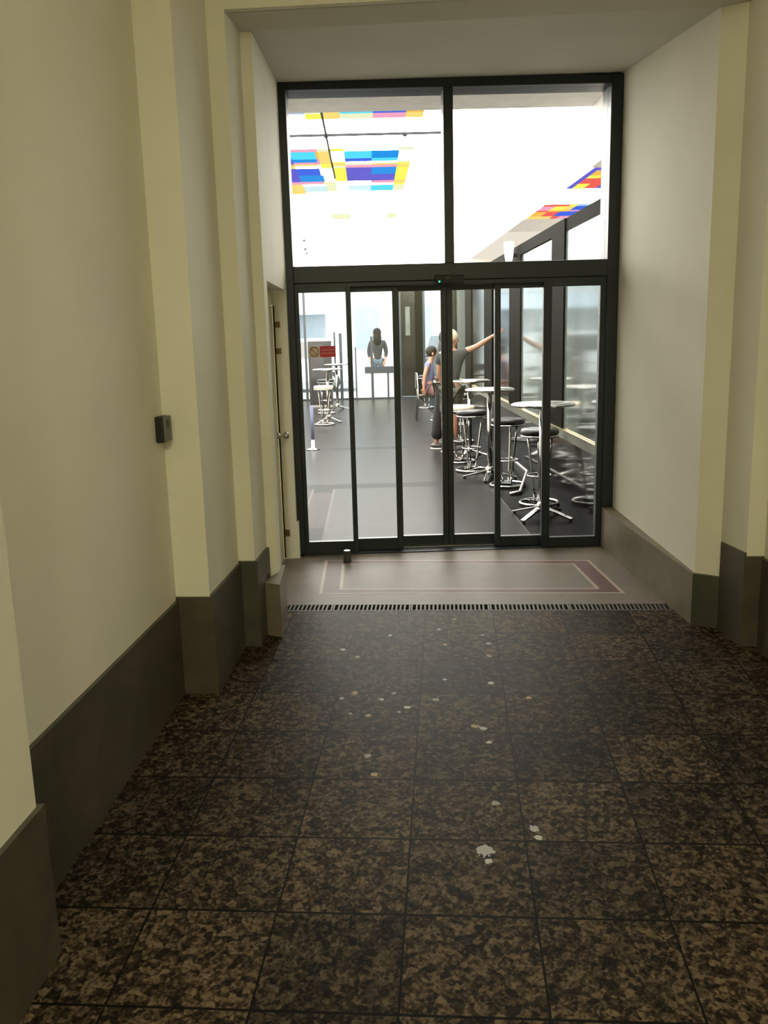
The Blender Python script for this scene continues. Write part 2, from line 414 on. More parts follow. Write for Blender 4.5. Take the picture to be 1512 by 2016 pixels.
skirt_poly('baseboard_left.002', [(XL - 0.006, 6.598), (XL - 0.006, 6.655)], [(XL + 0.016, 6.598), (XL + 0.016, 6.655)], [lambda x, y: 0.28], 'plaster', 'chipped plaster foot between side door and glass front')
T2 = 0.018
inn = [(1.878, 6.655), (1.890, 6.05), (1.900, 5.62), (1.91, 4.985), pg(1.561, -1.70), pg(1.615, -1.965), pg(1.71, -1.965), pg(1.71, -2.59), pg(1.89, -2.59), pg(1.89, -12)]
out = [(1.785, 6.655), (1.815, 6.05), (1.838, 5.62), (1.878, 4.952), pg(1.551 - 0.006, -1.72), pg(1.605 - 0.014, -1.975 - T2), pg(1.70 - T2, -1.975 - T2), pg(1.70 - T2, -2.6 - T2), pg(1.88 - T2, -2.6 - T2), pg(1.88 - T2, -12)]
parR = lambda x, y: floor_z(x, y) + 0.312
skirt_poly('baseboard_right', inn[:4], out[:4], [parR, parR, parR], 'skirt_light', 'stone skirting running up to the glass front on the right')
skirt_poly('baseboard_right.001', inn[3:], out[3:], [parR, 0.455, 0.436, 0.43, 0.42, 0.40], ['skirt_green', 'skirt', 'skirt', 'skirt', 'skirt', 'skirt'], 'dark stone skirting stepping round the right pilaster')

# ---- floors
def plane_obj(name, quad, mat, thick=0.12):
    b = MB()
    b.hexa([(p[0], p[1], p[2] - thick) for p in quad], quad, mat)
    return b
# granite ramp: local axes follow the slabs
fl = MB()
fl.hexa([(-2.1, -12.1, -0.12), (2.5, -12.1, -0.12), (2.5, -1.41, -0.12), (-2.1, -1.41, -0.12)], [(-2.1, -12.1, 0), (2.5, -12.1, 0), (2.5, -1.41, 0), (-2.1, -1.41, 0)], 'granite')
fo = fl.build('floor')
fo.matrix_world = Matrix.Translation(P0) @ Matrix.Rotation(YP, 4, 'Z') @ Matrix.Rotation(math.atan(SL), 4, 'X')
struct(fo, 'speckled brown granite slab floor ramping up to the doors', 'floor')
q = [PG(-1.4, -1.285), PG(2.0, -1.285), Vector((2.1, 6.66, 0)), Vector((-1.2, 6.66, 0))]
for p in q[2:]: p.z = floor_z(p.x, p.y)
struct(plane_obj('floor_recess', [tuple(p) for p in q], 'terrazzo').build('floor_recess'), 'beige terrazzo floor between the drain and the glass doors', 'floor')
# inlaid frame of two pale lines and a red band
TLc, TRc, BLc, BRc = (-0.971, -0.293), (1.021, -0.335), (-0.905, -1.084), (1.14, -1.087)
def bil(u, v):
    e = (TLc[0] * (1 - u) + TRc[0] * u) * (1 - v) + (BLc[0] * (1 - u) + BRc[0] * u) * v
    g = (TLc[1] * (1 - u) + TRc[1] * u) * (1 - v) + (BLc[1] * (1 - u) + BRc[1] * u) * v
    p = PG(e, g); p.z += 0.0008; return tuple(p)
b = MB()
us = [0, 0.011, 0.067, 0.078]; us2 = [1 - w for w in reversed(us)]
vs_ = [0, 0.026, 0.118, 0.142]; vs2 = [1 - w for w in reversed(vs_)]
U = us + us2; V = vs_ + vs2
def ringidx(i): return min(i, 6 - i)
for i in range(7):
    for j in range(7):
        k = min(ringidx(i), ringidx(j))
        if k == 3: continue
        mt = ['white_inlay', 'red_inlay', 'white_inlay'][k]
        b.add([bil(U[i], V[j + 1]), bil(U[i + 1], V[j + 1]), bil(U[i + 1], V[j]), bil(U[i], V[j])], [(0, 1, 2, 3)], mt)
struct(b.build('trim_1'), 'red band between pale lines inlaid in the terrazzo', 'floor inlay')

# ---- drain gratings, half a metre each
b = MB(); b.prism([pg(-1.42, -1.412), pg(2.0, -1.412), pg(2.0, -1.283), pg(-1.42, -1.283)], lambda x, y: floor_z(x, y) - 0.12, lambda x, y: floor_z(x, y) - 0.03, 'pit')
struct(b.build('trim_2'), 'dark pit of the floor drain under the gratings', 'drain channel')
def grate(e0, e1, mat):
    b = MB(); b2 = MB()
    def pr(bb, ea, eb, ga, gb, zt=0.001):
        bb.prism([pg(ea, ga), pg(eb, ga), pg(eb, gb), pg(ea, gb)], lambda x, y: floor_z(x, y) - 0.03, lambda x, y: floor_z(x, y) + zt, mat)
    pr(b, e0 + 0.002, e1 - 0.002, -1.409, -1.397); pr(b, e0 + 0.002, e1 - 0.002, -1.298, -1.286)
    pr(b, e0 + 0.002, e0 + 0.012, -1.397, -1.298); pr(b, e1 - 0.012, e1 - 0.002, -1.397, -1.298)
    n = max(1, round((e1 - e0 - 0.02) / 0.0265)); st = (e1 - e0 - 0.024) / n
    for k in range(1, n):
        ec = e0 + 0.012 + st * k
        pr(b2, ec - 0.0055, ec + 0.0055, -1.397, -1.298)
    base = PG((e0 + e1) / 2, -1.35)
    b.v = [w - base for w in b.v]; b2.v = [w - base for w in b2.v]
    o = empty('drain_grate', base)
    b.build('frame', o); b2.build('bars', o)
    return o
for (e0, e1, mt, lab) in [(-1.12, -0.775, 'iron', 'shortened drain grate at the left wall skirting'), (-0.775, -0.27, 'iron_dark', 'darker drain grate second from the left wall'),
                          (-0.27, 0.235, 'iron_dark', 'drain grate third from the left wall, below the middle of the doors'), (0.235, 0.74, 'iron', 'drain grate second from the right wall'),
                          (0.74, 1.37, 'iron', 'drain grate ending at the right wall skirting')]:
    tag(grate(e0, e1, mt), lab, 'drain grate', 'cast iron drain gratings across the floor')

# ---- cream side door in the left recess wall
d = empty('door_1', (-0.688, 5.98, 0)); struct(d, 'cream metal side door in the left wall of the recess', 'door')
b = MB(); b.box(-0.03, 0.0, -0.57, 0.57, 0.0, 1.90, 'cream_metal'); b.box(0.0, 0.004, -0.50, 0.50, 0.62, 1.78, 'cream_metal'); b.box(0.0, 0.004, -0.50, 0.50, 0.10, 0.55, 'cream_metal'); b.build('leaf', d, bevel=0.003)
b = MB(); b.box(0.002, 0.011, 0.608, 0.6195, 0.0, 1.90, 'pit'); b.build('gap_shadow_strip', d)  # dark strip on the jamb painted in as the shadow of the door gap
b = MB(); b.box(-0.04, 0.012, -0.62, -0.575, 0, 2.0, 'cream_metal'); b.box(-0.04, 0.002, 0.592, 0.62, 0, 2.0, 'cream_metal'); b.box(-0.04, 0.012, -0.575, 0.575, 1.906, 2.0, 'cream_metal'); b.build('frame', d)
b = MB(); b.lathe([(0.026, 0), (0.026, 0.012), (0.012, 0.02), (0.012, 0.045), (0.027, 0.052), (0.027, 0.075), (0.015, 0.085)], (0, 0, 0), 'steel', 20)
for w in range(len(b.v)): v = b.v[w]; b.v[w] = Vector((v.z, v.y, v.x))
b.build('door_handle', d, (0.002, 0.50, 0.96))
for z, nm in ((1.745, 'lock plate'), (1.553, 'lock plate')):
    b = MB(); b.box(-0.055, -0.014, -0.006, 0.002, 0, 0.042, 'brass'); b.build('lock_plate', d, (0.063, 0.619, z))
b = MB(); b.box(-0.05, -0.015, -0.006, 0.002, 0, 0.05, 'brass'); b.build('lock_plate', d, (0.063, 0.619, 0.17))

# ================================================================== GLASS FRONT
w1 = empty('window_1', (0.63, FY, 0)); struct(w1, 'charcoal frame of the glass front with two large upper panes', 'window')
def wbox(b, x0, x1, y0, y1, z0, z1, mat): b.box(x0 - 0.63, x1 - 0.63, y0 - FY, y1 - FY, z0, z1, mat)
b = MB()
wbox(b, -0.605, -0.530, 6.66, 6.90, -0.03, 3.445, 'black_frame'); wbox(b, 1.785, 1.872, 6.66, 6.90, -0.06, 3.445, 'black_frame')
wbox(b, -0.530, 1.785, 6.66, 6.90, 3.382, 3.445, 'black_frame'); wbox(b, 0.587, 0.657, 6.67, 6.88, 2.178, 3.382, 'black_frame')
b.build('frame', w1, bevel=0.004)
b = MB(); wbox(b, -0.530, 1.785, 6.655, 6.92, 2.058, 2.178, 'black_frame'); wbox(b, -0.530, 1.785, 6.668, 6.91, 2.025, 2.058, 'black_frame'); b.build('header', w1, bevel=0.004)
b = MB(); wbox(b, -0.530, 0.587, 6.745, 6.753, 2.178, 3.382, 'glass'); b.build('pane', w1)
b = MB(); wbox(b, 0.657, 1.785, 6.745, 6.753, 2.178, 3.382, 'glass'); b.build('pane', w1)
LEAF = [(-0.530, -0.501, -0.149, -0.115, 6.69, 0.100, 'sliding glass leaf at the left end, bearing the red sign'), (-0.155, -0.120, 0.194, 0.243, 6.77, 0.097, 'sliding glass leaf second from the left'),
        (0.196, 0.244, 0.565, 0.6085, 6.85, 0.090, 'sliding glass leaf just left of the middle'), (0.6095, 0.653, 0.975, 1.020, 6.85, 0.090, 'sliding glass leaf just right of the middle'),
        (0.966, 1.011, 1.335, 1.395, 6.77, 0.084, 'sliding glass leaf second from the right'), (1.319, 1.381, 1.741, 1.785, 6.69, 0.082, 'sliding glass leaf at the right end')]
for i, (x0, g0, g1, x1, Y, zb, lab) in enumerate(LEAF):
    xc = (x0 + x1) / 2; zf = floor_z(xc, 6.66) if Y < 6.7 else 0.0
    o = empty('door_%d' % (i + 2), (xc, Y, 0)); struct(o, lab, 'door')
    b = MB(); t = 0.022
    b.box(x0 - xc, g0 - xc, -t, t, 0.004, 2.03, 'black_frame'); b.box(g1 - xc, x1 - xc, -t, t, 0.004, 2.03, 'black_frame')
    b.box(g0 - xc, g1 - xc, -t, t, 0.004, zb, 'black_frame'); b.box(g0 - xc, g1 - xc, -t, t, 1.992, 2.03, 'black_frame')
    b.build('frame', o, bevel=0.003)
    b = MB(); b.box(g0 - xc, g1 - xc, -0.004, 0.004, zb, 1.992, 'glass'); b.build('glass_pane', o)
b = MB(); b.box(-0.605, 1.872, 6.66, 6.95, -0.03, 0.004, 'black_frame'); b.box(0.243, 0.97, 6.80, 6.826, 0.004, 0.0075, 'steel')
struct(b.build('trim_3'), 'flat black floor track under the sliding doors', 'door track')

# motion sensor
o = empty('motion_sensor', (0.615, 6.655, 2.06)); tag(o, 'black motion sensor with green light on the door header', 'sensor')
b = MB(); b.hexa([(-0.105, -0.05, -0.028), (0.108, -0.05, -0.028), (0.108, 0, -0.028), (-0.105, 0, -0.028)], [(-0.105, -0.035, 0.032), (0.108, -0.035, 0.032), (0.108, 0, 0.032), (-0.105, 0, 0.032)], 'black_plastic'); b.build('housing', o, bevel=0.006)
b = MB(); b.ball((-0.076, -0.048, -0.016), (0.0055, 0.004, 0.0055), 'led', 12, 8); b.build('indicator_light', o)
b = MB(); b.box(-0.03, 0.0, -0.0425, -0.040, 0.008, 0.012, 'grey_plastic'); b.build('badge', o)

# no smoking sticker on the left leaf
o = empty('no_smoking_sign', (-0.34, 6.684, 1.56)); tag(o, 'red and white no smoking sticker on the leftmost glass leaf', 'sign')
b = MB(); b.box(-0.103, -0.018, -0.001, 0.001, -0.041, 0.041, 'white_sticker'); b.build('pictogram_field', o)
b = MB(); b.ring((-0.0605, -0.0018, 0), 0.033, 0.0035, 'sign_ring', 32, 6, 'y'); b.tube([(-0.083, -0.0018, 0.022), (-0.038, -0.0018, -0.022)], 0.003, 'sign_ring', 6)
b.box(-0.070, -0.064, -0.003, -0.0015, -0.021, -0.014, 'sign_ring'); b.build('prohibition_ring', o)
b = MB(); b.box(-0.018, 0.100, -0.001, 0.001, -0.041, 0.041, 'red_sticker'); b.build('red_field', o)
b = MB(); rr = random.Random(3)
for zc in (0.012, -0.012):
    x = -0.010
    while x < 0.090:
        w = rr.uniform(0.004, 0.009)
        b.box(x, min(x + w, 0.092), -0.0022, -0.001, zc - 0.005, zc + 0.005, 'pale_print'); x += w + 0.0028
b.build('lettering', o)

# door stop
o = empty('door_stop', (-0.20, 6.47, floor_z(-0.2, 6.47))); tag(o, 'small dark grey cone door stop with a metal top on the terrazzo', 'door stop')
b = MB(); b.lathe([(0.031, 0.0), (0.031, 0.006), (0.028, 0.03), (0.0255, 0.082)], (0, 0, 0), 'dark_rubber', 28); b.build('body', o)
b = MB(); b.lathe([(0.0265, 0.082), (0.0265, 0.087), (0.017, 0.089), (0.010, 0.086)], (0, 0, 0), 'steel', 28); b.build('cap', o)

# card reader on the left wall
o = empty('card_reader', PG(-1.395, -2.672, 1.262), YP); tag(o, 'black card reader with grey face on the left wall by the pilaster', 'card reader')
b = MB(); b.box(0, 0.040, -0.047, 0.047, -0.062, 0.062, 'black_plastic'); b.build('housing', o, bevel=0.006)
b = MB(); b.box(0.040, 0.050, -0.045, 0.045, -0.058, 0.062, 'grey_plastic'); b.build('face_plate', o, bevel=0.003)
b = MB(); b.box(0.050, 0.052, -0.020, 0.008, 0.008, 0.042, 'black_plastic'); b.build('slot', o)

# ================================================================== HALL BEHIND THE GLASS
HZ = 3.5
def cells(xs, ys, fn, z=0.0, flip=False, b=None, o=(0, 0, 0)):
    b = b or MB()
    for i in range(len(xs) - 1):
        for j in range(len(ys) - 1):
            mt = fn(i, j)
            if not mt: continue
            q = [(xs[i] - o[0], ys[j] - o[1], z - o[2]), (xs[i + 1] - o[0], ys[j] - o[1], z - o[2]), (xs[i + 1] - o[0], ys[j + 1] - o[1], z - o[2]), (xs[i] - o[0], ys[j + 1] - o[1], z - o[2])]
            b.add(q, [(3, 2, 1, 0) if flip else (0, 1, 2, 3)], mt)
    return b
xs = [-3.2, -0.90, -0.66, -0.64, -0.43, -0.405, 1.312, 1.325, 4.2]
ys = [6.95, 7.62, 9.40, 9.62, 9.92, 12.95, 13.25, 23.3]
def hf(i, j):
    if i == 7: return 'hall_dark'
    if i == 6: return 'hall_line'
    if j in (3, 5): return 'hall_band'
    if j in (0, 1, 2):
        if i in (2, 4): return 'hall_line'
        if i == 3: return 'hall_pink' if j == 1 else 'hall_band'
        if i == 1: return 'hall_pink'
        if i == 0: return 'hall_band'
    return 'hall_grey'
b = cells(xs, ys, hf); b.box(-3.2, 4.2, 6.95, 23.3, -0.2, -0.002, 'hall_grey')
struct(b.build('floor_hall'), 'grey tiled hall floor with dark right side behind the glass doors', 'floor')

# reveal around the doorway inside, and hall walls
b = MB(); b.box(-0.605, 1.95, 6.9, 7.62, 3.452, 3.75, 'hall_white'); struct(b.build('ceiling_hall'), 'grey white soffit just inside the glass front', 'ceiling')
b = MB(); b.box(1.875, 2.4, 6.93, 7.12, 0, 2.68, 'hall_white'); b.box(1.885, 2.4, 6.93, 7.62, 2.98, 3.5, 'hall_white'); b.box(2.4, 4.2, 6.93, 7.12, 0, 3.6, 'hall_white')
struct(b.build('wall_hall_right'), 'white wall return inside the glass front on the right', 'wall')
b = MB(); b.box(-3.2, -0.62, 6.95, 7.62, 0, 3.6, 'hall_white'); b.box(-3.4, -3.2, 6.95, 23.3, 0, 3.6, 'hall_white'); b.box(4.2, 4.4, 6.95, 23.3, 0, 3.6, 'hall_white')
struct(b.build('wall_hall_left'), 'white side walls of the bright hall', 'wall')

# skylight with stained glass
sk = empty('window_2', (0.6, 15.0, HZ)); struct(sk, 'glowing glass roof of the hall with stained glass fields', 'skylight')
O = (0.6, 15.0, HZ)
def sky_cells(xs, ys, fn, name, z=HZ):
    b = cells(xs, ys, fn, z, True, None, O)
    return b.build(name, sk)
# left field
LX = [-1.75, -0.62, -0.475, -0.33, -0.18, 0.10, 0.38, 0.53]
LY = [7.62, 7.88, 8.06]
R0 = ['violet', 'pale blue', 'pale yellow', 'amber', 'cyan', 'blue', 'orange']; R0b = ['pale blue', 'skylight', 'yellow', 'amber', 'pale yellow', 'pink', 'amber']
sky_cells(LX, LY, lambda i, j: (R0 if j == 0 else R0b)[i], 'stained_glass')
LX2 = [-1.75, -0.74, -0.48, -0.455, -0.33, -0.185, 0.10, 0.38, 0.52]
LY2 = [9.28, 9.42, 9.80, 9.97, 10.07, 10.18, 10.32, 10.75, 11.18, 11.36, 11.50, 11.95, 12.1]
G = [
 ['violet', 'pink', 'pink', 'pale yellow', 'yellow', 'skylight', 'skylight', 'pale yellow'],
 ['violet', 'cyan', 'orange', 'amber', 'skylight', 'cyan', 'azure', 'skylight'],
 ['violet', 'azure', 'pink', 'amber', 'skylight', 'blue', 'cyan', 'skylight'],
 ['violet', 'pink', 'pink', 'amber', 'yellow', 'skylight', 'skylight', 'pale yellow'],
 ['orange', 'amber', 'pale yellow', 'yellow', 'amber', 'pale yellow', 'amber', 'yellow'],
 ['amber', 'skylight', 'skylight', 'yellow', 'pale yellow', 'pink', 'pink', 'amber'],
 ['violet', 'blue', 'skylight', 'skylight', 'yellow', 'violet', 'azure', 'yellow'],
 ['violet', 'azure', 'azure', 'skylight', 'yellow', 'violet', 'violet', 'yellow'],
 ['pink', 'pink', 'amber', 'pale yellow', 'skylight', 'skylight', 'pink', 'amber'],
 ['amber', 'skylight', 'skylight', 'pale yellow', 'skylight', 'skylight', 'skylight', 'yellow'],
 ['amber', 'pale cyan', 'pale cyan', 'pale yellow', 'skylight', 'pale cyan', 'cyan', 'pale yellow'],
 ['amber', 'skylight', 'skylight', 'skylight', 'skylight', 'skylight', 'skylight', 'skylight']]
sky_cells(LX2, LY2, lambda i, j: G[j][i], 'stained_glass')
sky_cells([-0.50, -0.21, 0.36, 0.50], [14.1, 14.75], lambda i, j: ['pale yellow', 'skylight', 'pale yellow'][i], 'stained_glass')
# right fields
RX = [2.68, 2.76, 2.92, 3.08, 3.30, 3.9]
RY = [10.0, 10.85, 11.20, 11.40, 11.80, 12.19]
GA = [['violet', 'violet', 'amber', 'yellow', 'amber'], ['violet', 'orange', 'yellow', 'yellow', 'amber'], ['violet', 'yellow', 'orange', 'yellow', 'blue'], ['violet', 'red', 'red', 'blue', 'blue'], ['violet', 'yellow', 'red', 'blue', 'violet']]
sky_cells(RX, RY, lambda i, j: GA[j][i], 'stained_glass')
RX2 = [2.70, 2.90, 3.10, 3.22, 4.2]; RY2 = [13.63, 13.85, 14.3, 14.45, 15.0, 15.34]
GB = [['red', 'red', 'yellow', 'pale blue'], ['pink', 'yellow', 'amber', 'blue'], ['red', 'orange', 'orange', 'pink'], ['orange', 'red', 'blue', 'blue'], ['amber', 'amber', 'red', 'pink']]
sky_cells(RX2, RY2, lambda i, j: GB[j][i], 'stained_glass')
# opal glass around the coloured fields
def opal(x0, x1, y0, y1): return cells([x0, x1], [y0, y1], lambda i, j: 'skylight', HZ, True, ob, O)
ob = MB()
opal(-3.2, -1.75, 7.62, 23.3); opal(0.53, 2.68, 7.62, 15.6); opal(-1.75, 0.53, 8.06, 9.28); opal(0.52, 0.53, 9.28, 12.1)
opal(-1.75, 0.53, 12.1, 14.1); opal(-1.75, -0.50, 14.1, 14.75); opal(0.50, 0.53, 14.1, 14.75); opal(-1.75, 0.53, 14.75, 15.6); opal(-1.75, 2.68, 15.6, 23.3)
opal(2.68, 4.2, 7.62, 10.0); opal(3.9, 4.2, 10.0, 12.19); opal(2.68, 4.2, 12.19, 13.63); opal(2.68, 2.70, 13.63, 15.34)
ob.build('opal_glass', sk)
b = MB()
b.box(-0.335 - O[0], -0.319 - O[0], 7.62 - O[1], 10.9 - O[1], -0.018, -0.005, 'muntin'); b.box(-3.2 - O[0], 0.80 - O[0], 8.595 - O[1], 8.625 - O[1], -0.022, -0.005, 'muntin')
for (x, y) in [(-0.327, 8.61), (0.40, 8.61), (0.78, 8.61)]: b.ball((x - O[0], y - O[1], -0.02), 0.022, 'muntin', 10, 6)
b.build('muntin_rods', sk)
b = MB(); b.box(2.68, 4.2, 15.34, 17.2, HZ, HZ + 0.1, 'hall_white'); b.box(2.68, 4.2, 17.2, 23.3, HZ, HZ + 0.1, 'cream_glow'); b.box(-3.2, 4.2, 6.95, 23.4, HZ + 0.12, HZ + 0.3, 'hall_white')
struct(b.build('ceiling_hall.001'), 'cream ceiling strip at the far right of the hall', 'ceiling')

# right partition of bronze posts, panes and kick panel
pt = empty('window_3', (1.9, 7.1, 0)); struct(pt, 'dark bronze and glass partition along the right of the hall', 'partition')
def pbox(b, x0, x1, y0, y1, z0, z1, mt): b.box(x0 - 1.9, x1 - 1.9, y0 - 7.1, y1 - 7.1, z0, z1, mt)
POSTS = [(8.58, 9.16), (11.0, 11.85), (13.5, 14.4), (16.2, 17.2), (19.0, 20.0), (21.6, 22.3)]
for (y0, y1) in POSTS:
    b = MB(); pbox(b, 1.885, 2.02, y0, y1, 0.63, 2.58, 'partition'); b.build('post', pt)
edges = [7.12] + [v for p in POSTS for v in p]
PM = ['milk_glass', 'milk_glass', 'smoke_glass', 'smoke_glass', 'milk_glass', 'smoke_glass']
for k in range(6):
    b = MB(); pbox(b, 1.905, 1.92, edges[2 * k], edges[2 * k + 1], 0.72, 2.58, PM[k]); b.build('pane', pt)
b = MB(); pbox(b, 1.885, 2.03, 8.58, 22.3, 2.58, 2.70, 'partition'); pbox(b, 1.90, 2.03, 7.12, 8.58, 2.58, 2.70, 'partition'); b.build('top_beam', pt)
b = MB(); pbox(b, 1.88, 1.97, 7.12, 22.3, 0.63, 0.715, 'partition_band'); b.build('rail_band', pt)
b = MB(); pbox(b, 1.876, 1.90, 7.12, 22.3, 0.715, 0.722, 'gold'); b.build('rail_edge', pt)
b = MB(); pbox(b, 1.90, 1.93, 7.12, 22.3, 0, 0.63, 'partition_low'); b.build('kick_panel', pt)

# far glazed front to the street
fw = empty('window_4', (0.0, 23.3, 0)); struct(fw, 'far glazed front of the hall towards the bright street', 'window')
b = MB()
b.box(-3.2, 4.2, -0.05, 0.08, 3.36, 3.5, 'hall_cream')
b.build('top_beam', fw)
def post(x, w, z0, z1, mt='black_frame', y0=-0.03, y1=0.03):
    b = MB(); b.box(x - w / 2, x + w / 2, y0, y1, z0, z1, mt); b.build('post', fw)
post(-0.32, 0.035, 0, 1.35); post(0.105, 0.065, 0, 1.62); post(0.517, 0.045, 0, 0.68); post(-0.706, 0.075, 0, 1.72); post(-0.86, 0.045, 0.35, 1.75); post(1.48, 0.06, 0, 3.36); post(0.86, 0.05, 0, 3.36); post(-1.62, 0.06, 0, 3.36)
b = MB(); b.box(-0.09, 0.86, -0.04, 0.04, 0.68, 0.84, 'black_frame'); b.build('push_rail', fw)
b = MB(); b.box(-0.30, 0.86, -0.012, 0.012, 0.04, 0.68, 'frosted'); b.build('lower_panel', fw)
b = MB(); b.box(-3.2, 1.95, -0.04, 0.04, 0, 0.04, 'black_frame'); b.build('sill', fw)
b = MB(); b.box(0.885, 1.25, -0.02, 0.0, 0.05, 3.36, 'smoke_glass'); b.box(1.25, 1.45, -0.03, 0.01, 0.05, 3.36, 'partition'); b.build('dark_panel', fw)
b = MB(); b.box(1.0, 1.12, -0.03, -0.02, 1.62, 2.35, 'milk_glass'); b.build('pane', fw)

# ---- bar tables
def bar_table(loc, rz):
    o = empty('bar_table', loc, rz); h = 1.04; R = 0.278
    b = MB(); b.lathe([(0.20, h - 0.030), (R - 0.012, h - 0.022), (R - 0.012, h - 0.001), (0.06, h)], (0, 0, 0), 'alu_top', 48); b.build('tabletop', o)
    b = MB(); b.ring((0, 0, h - 0.012), R - 0.006, 0.012, 'chrome', 56, 10); b.build('rim', o)
    b = MB(); b.tube([(0, 0, 0.10), (0, 0, h - 0.03)], 0.030, 'chrome', 20); b.lathe([(0.10, h - 0.045), (0.10, h - 0.03)], (0, 0, 0), 'chrome', 24); b.build('column', o)
    b = MB(); b.lathe([(0.055, 0.07), (0.05, 0.12), (0.034, 0.15)], (0, 0, 0), 'chrome', 24); b.build('hub', o)
    for k in range(4):
        a = math.pi / 4 + k * math.pi / 2; c, s_ = math.cos(a), math.sin(a); nx, ny = -s_ * 0.028, c * 0.028
        b = MB(); L = 0.315
        bt = [(c * 0.03 + nx, s_ * 0.03 + ny, 0.085), (c * 0.03 - nx, s_ * 0.03 - ny, 0.085), (c * L - nx * .8, s_ * L - ny * .8, 0.014), (c * L + nx * .8, s_ * L + ny * .8, 0.014)]
        tp = [(p[0], p[1], p[2] + (0.022 if i < 2 else 0.016)) for i, p in enumerate(bt)]
        b.hexa(bt, tp, 'chrome'); b.lathe([(0.017, 0), (0.017, 0.016)], (c * (L - .02), s_ * (L - .02), 0), 'black_plastic', 12); b.build('foot', o, bevel=0.003)
    return o
TG = 'round bar tables in the hall'
t1 = bar_table((1.545, 7.80, 0), 0.03); tag(t1, 'round aluminium bar table nearest the doors, at the right', 'table', TG)
copy_tree(t1, 'round bar table second from the doors, behind the post', (1.375, 10.02, 0), 0.5)
copy_tree(t1, 'round bar table third from the doors, beside the pointing person', (1.36, 11.90, 0), 0.2)
copy_tree(t1, 'round bar table at the left of the hall, under the red sign', (-0.80, 17.3, 0), 0.1)
copy_tree(t1, 'farther bar table at the left, behind the first one there', (-0.72, 20.1, 0), 0.4)

# ---- stools
def stool(loc, rz, mat):
    o = empty('bar_stool', loc, rz); h = 0.75
    b = MB(); b.lathe([(0.165, h - 0.065), (0.182, h - 0.055), (0.186, h - 0.03), (0.175, h - 0.008), (0.13, h), (0.03, h + 0.003)], (0, 0, 0), mat, 40); b.build('seat', o)
    b = MB(); b.ring((0, 0, h - 0.072), 0.176, 0.011, 'chrome', 44, 8); b.lathe([(0.06, h - 0.085), (0.165, h - 0.075)], (0, 0, 0), 'chrome', 32); b.build('seat_ring', o)
    for k in range(3):
        a = math.pi / 2 + 0.5 + k * 2 * math.pi / 3; c, s_ = math.cos(a), math.sin(a)
        b = MB(); b.tube([(c * 0.135, s_ * 0.135, h - 0.075), (c * 0.12, s_ * 0.12, 0.55), (c * 0.065, s_ * 0.065, 0.16), (c * 0.05, s_ * 0.05, 0.055)], 0.012, 'chrome', 10); b.build('leg', o)
    b = MB(); b.ring((0, 0, 0.29), 0.115, 0.0085, 'chrome', 36, 8); b.build('foot_ring', o)
    b = MB(); b.ring((0, 0, 0.020), 0.185, 0.015, 'chrome', 48, 10)
    for x in (-0.06, 0.06):
        y = math.sqrt(0.185 ** 2 - x * x); b.box(x - 0.016, x + 0.016, -y, y, 0.018, 0.034, 'chrome')
    b.box(-0.075, 0.075, -0.05, 0.05, 0.022, 0.050, 'chrome'); b.build('base', o)
    return o
SG = 'chrome bar stools in the hall'
s1 = stool((1.64, 8.42, 0), 0.3, 'black_vinyl'); tag(s1, 'black chrome bar stool nearest the doors, behind the first table', 'stool', SG)
def st(lab, x, y, rz): return copy_tree(s1, lab, (x, y, 0), rz)
st('black bar stool right behind the door post, at the second table', 1.50, 9.50, 1.2)
st('black bar stool left of the second table with a slanted leg', 1.235, 10.62, 2.3)
s4 = stool((1.18, 11.38, 0), 0.9, 'cream_vinyl'); tag(s4, 'cream topped bar stool beside the third table', 'stool', SG)
s5 = copy_tree(s4, 'tan topped bar stool at the left under the red sign', (-0.86, 16.75, 0), 0.4)
st('black bar stool at the far left behind the tan stool', -0.93, 19.2, 0.8)
st('far bar stool behind the seated person, by the street front', 1.30, 19.9, 0.2)
st('bar stool just behind the person in black', 1.42, 13.5, 1.7)

# bent steel bar by the kick panel
b = MB(); b.tube([(1.80, 11.2, 0.075), (1.76, 9.75, 0.115), (1.55, 9.0, 0.020), (1.44, 8.95, 0.014)], 0.018, 'steel', 10)
tag(b.build('foot_rail', base=(1.6, 9.8, 0)), 'bent grey steel foot rail low beside the dark partition', 'foot rail')
# slim pole on the left
o = empty('barrier_post', (-0.86, 13.1, 0)); tag(o, 'slim dark barrier post with chrome foot at the left of the hall', 'post')
b = MB(); b.tube([(0, 0, 0.14), (0, 0, 0.66)], 0.024, 'cloth_lilac', 16); b.build('pole', o)
b = MB(); b.lathe([(0.10, 0), (0.10, 0.012), (0.03, 0.03), (0.025, 0.15)], (0, 0, 0), 'chrome', 24); b.build('base', o)
# dark cabinet at far left
o = empty('drinks_cooler', (-1.14, 21.3, 0)); tag(o, 'tall dark cooler cabinet at the far left of the hall', 'cabinet')
b = MB(); b.box(-0.27, 0.27, -0.25, 0.25, 0.05, 1.55, 'black_plastic'); b.build('body', o, bevel=0.01)
b = MB(); b.box(-0.22, 0.10, -0.268, -0.25, 0.10, 1.48, 'car_glass'); b.build('door', o)
b = MB(); b.box(-0.26, 0.26, -0.24, 0.24, 0, 0.05, 'steel'); b.build('base', o)

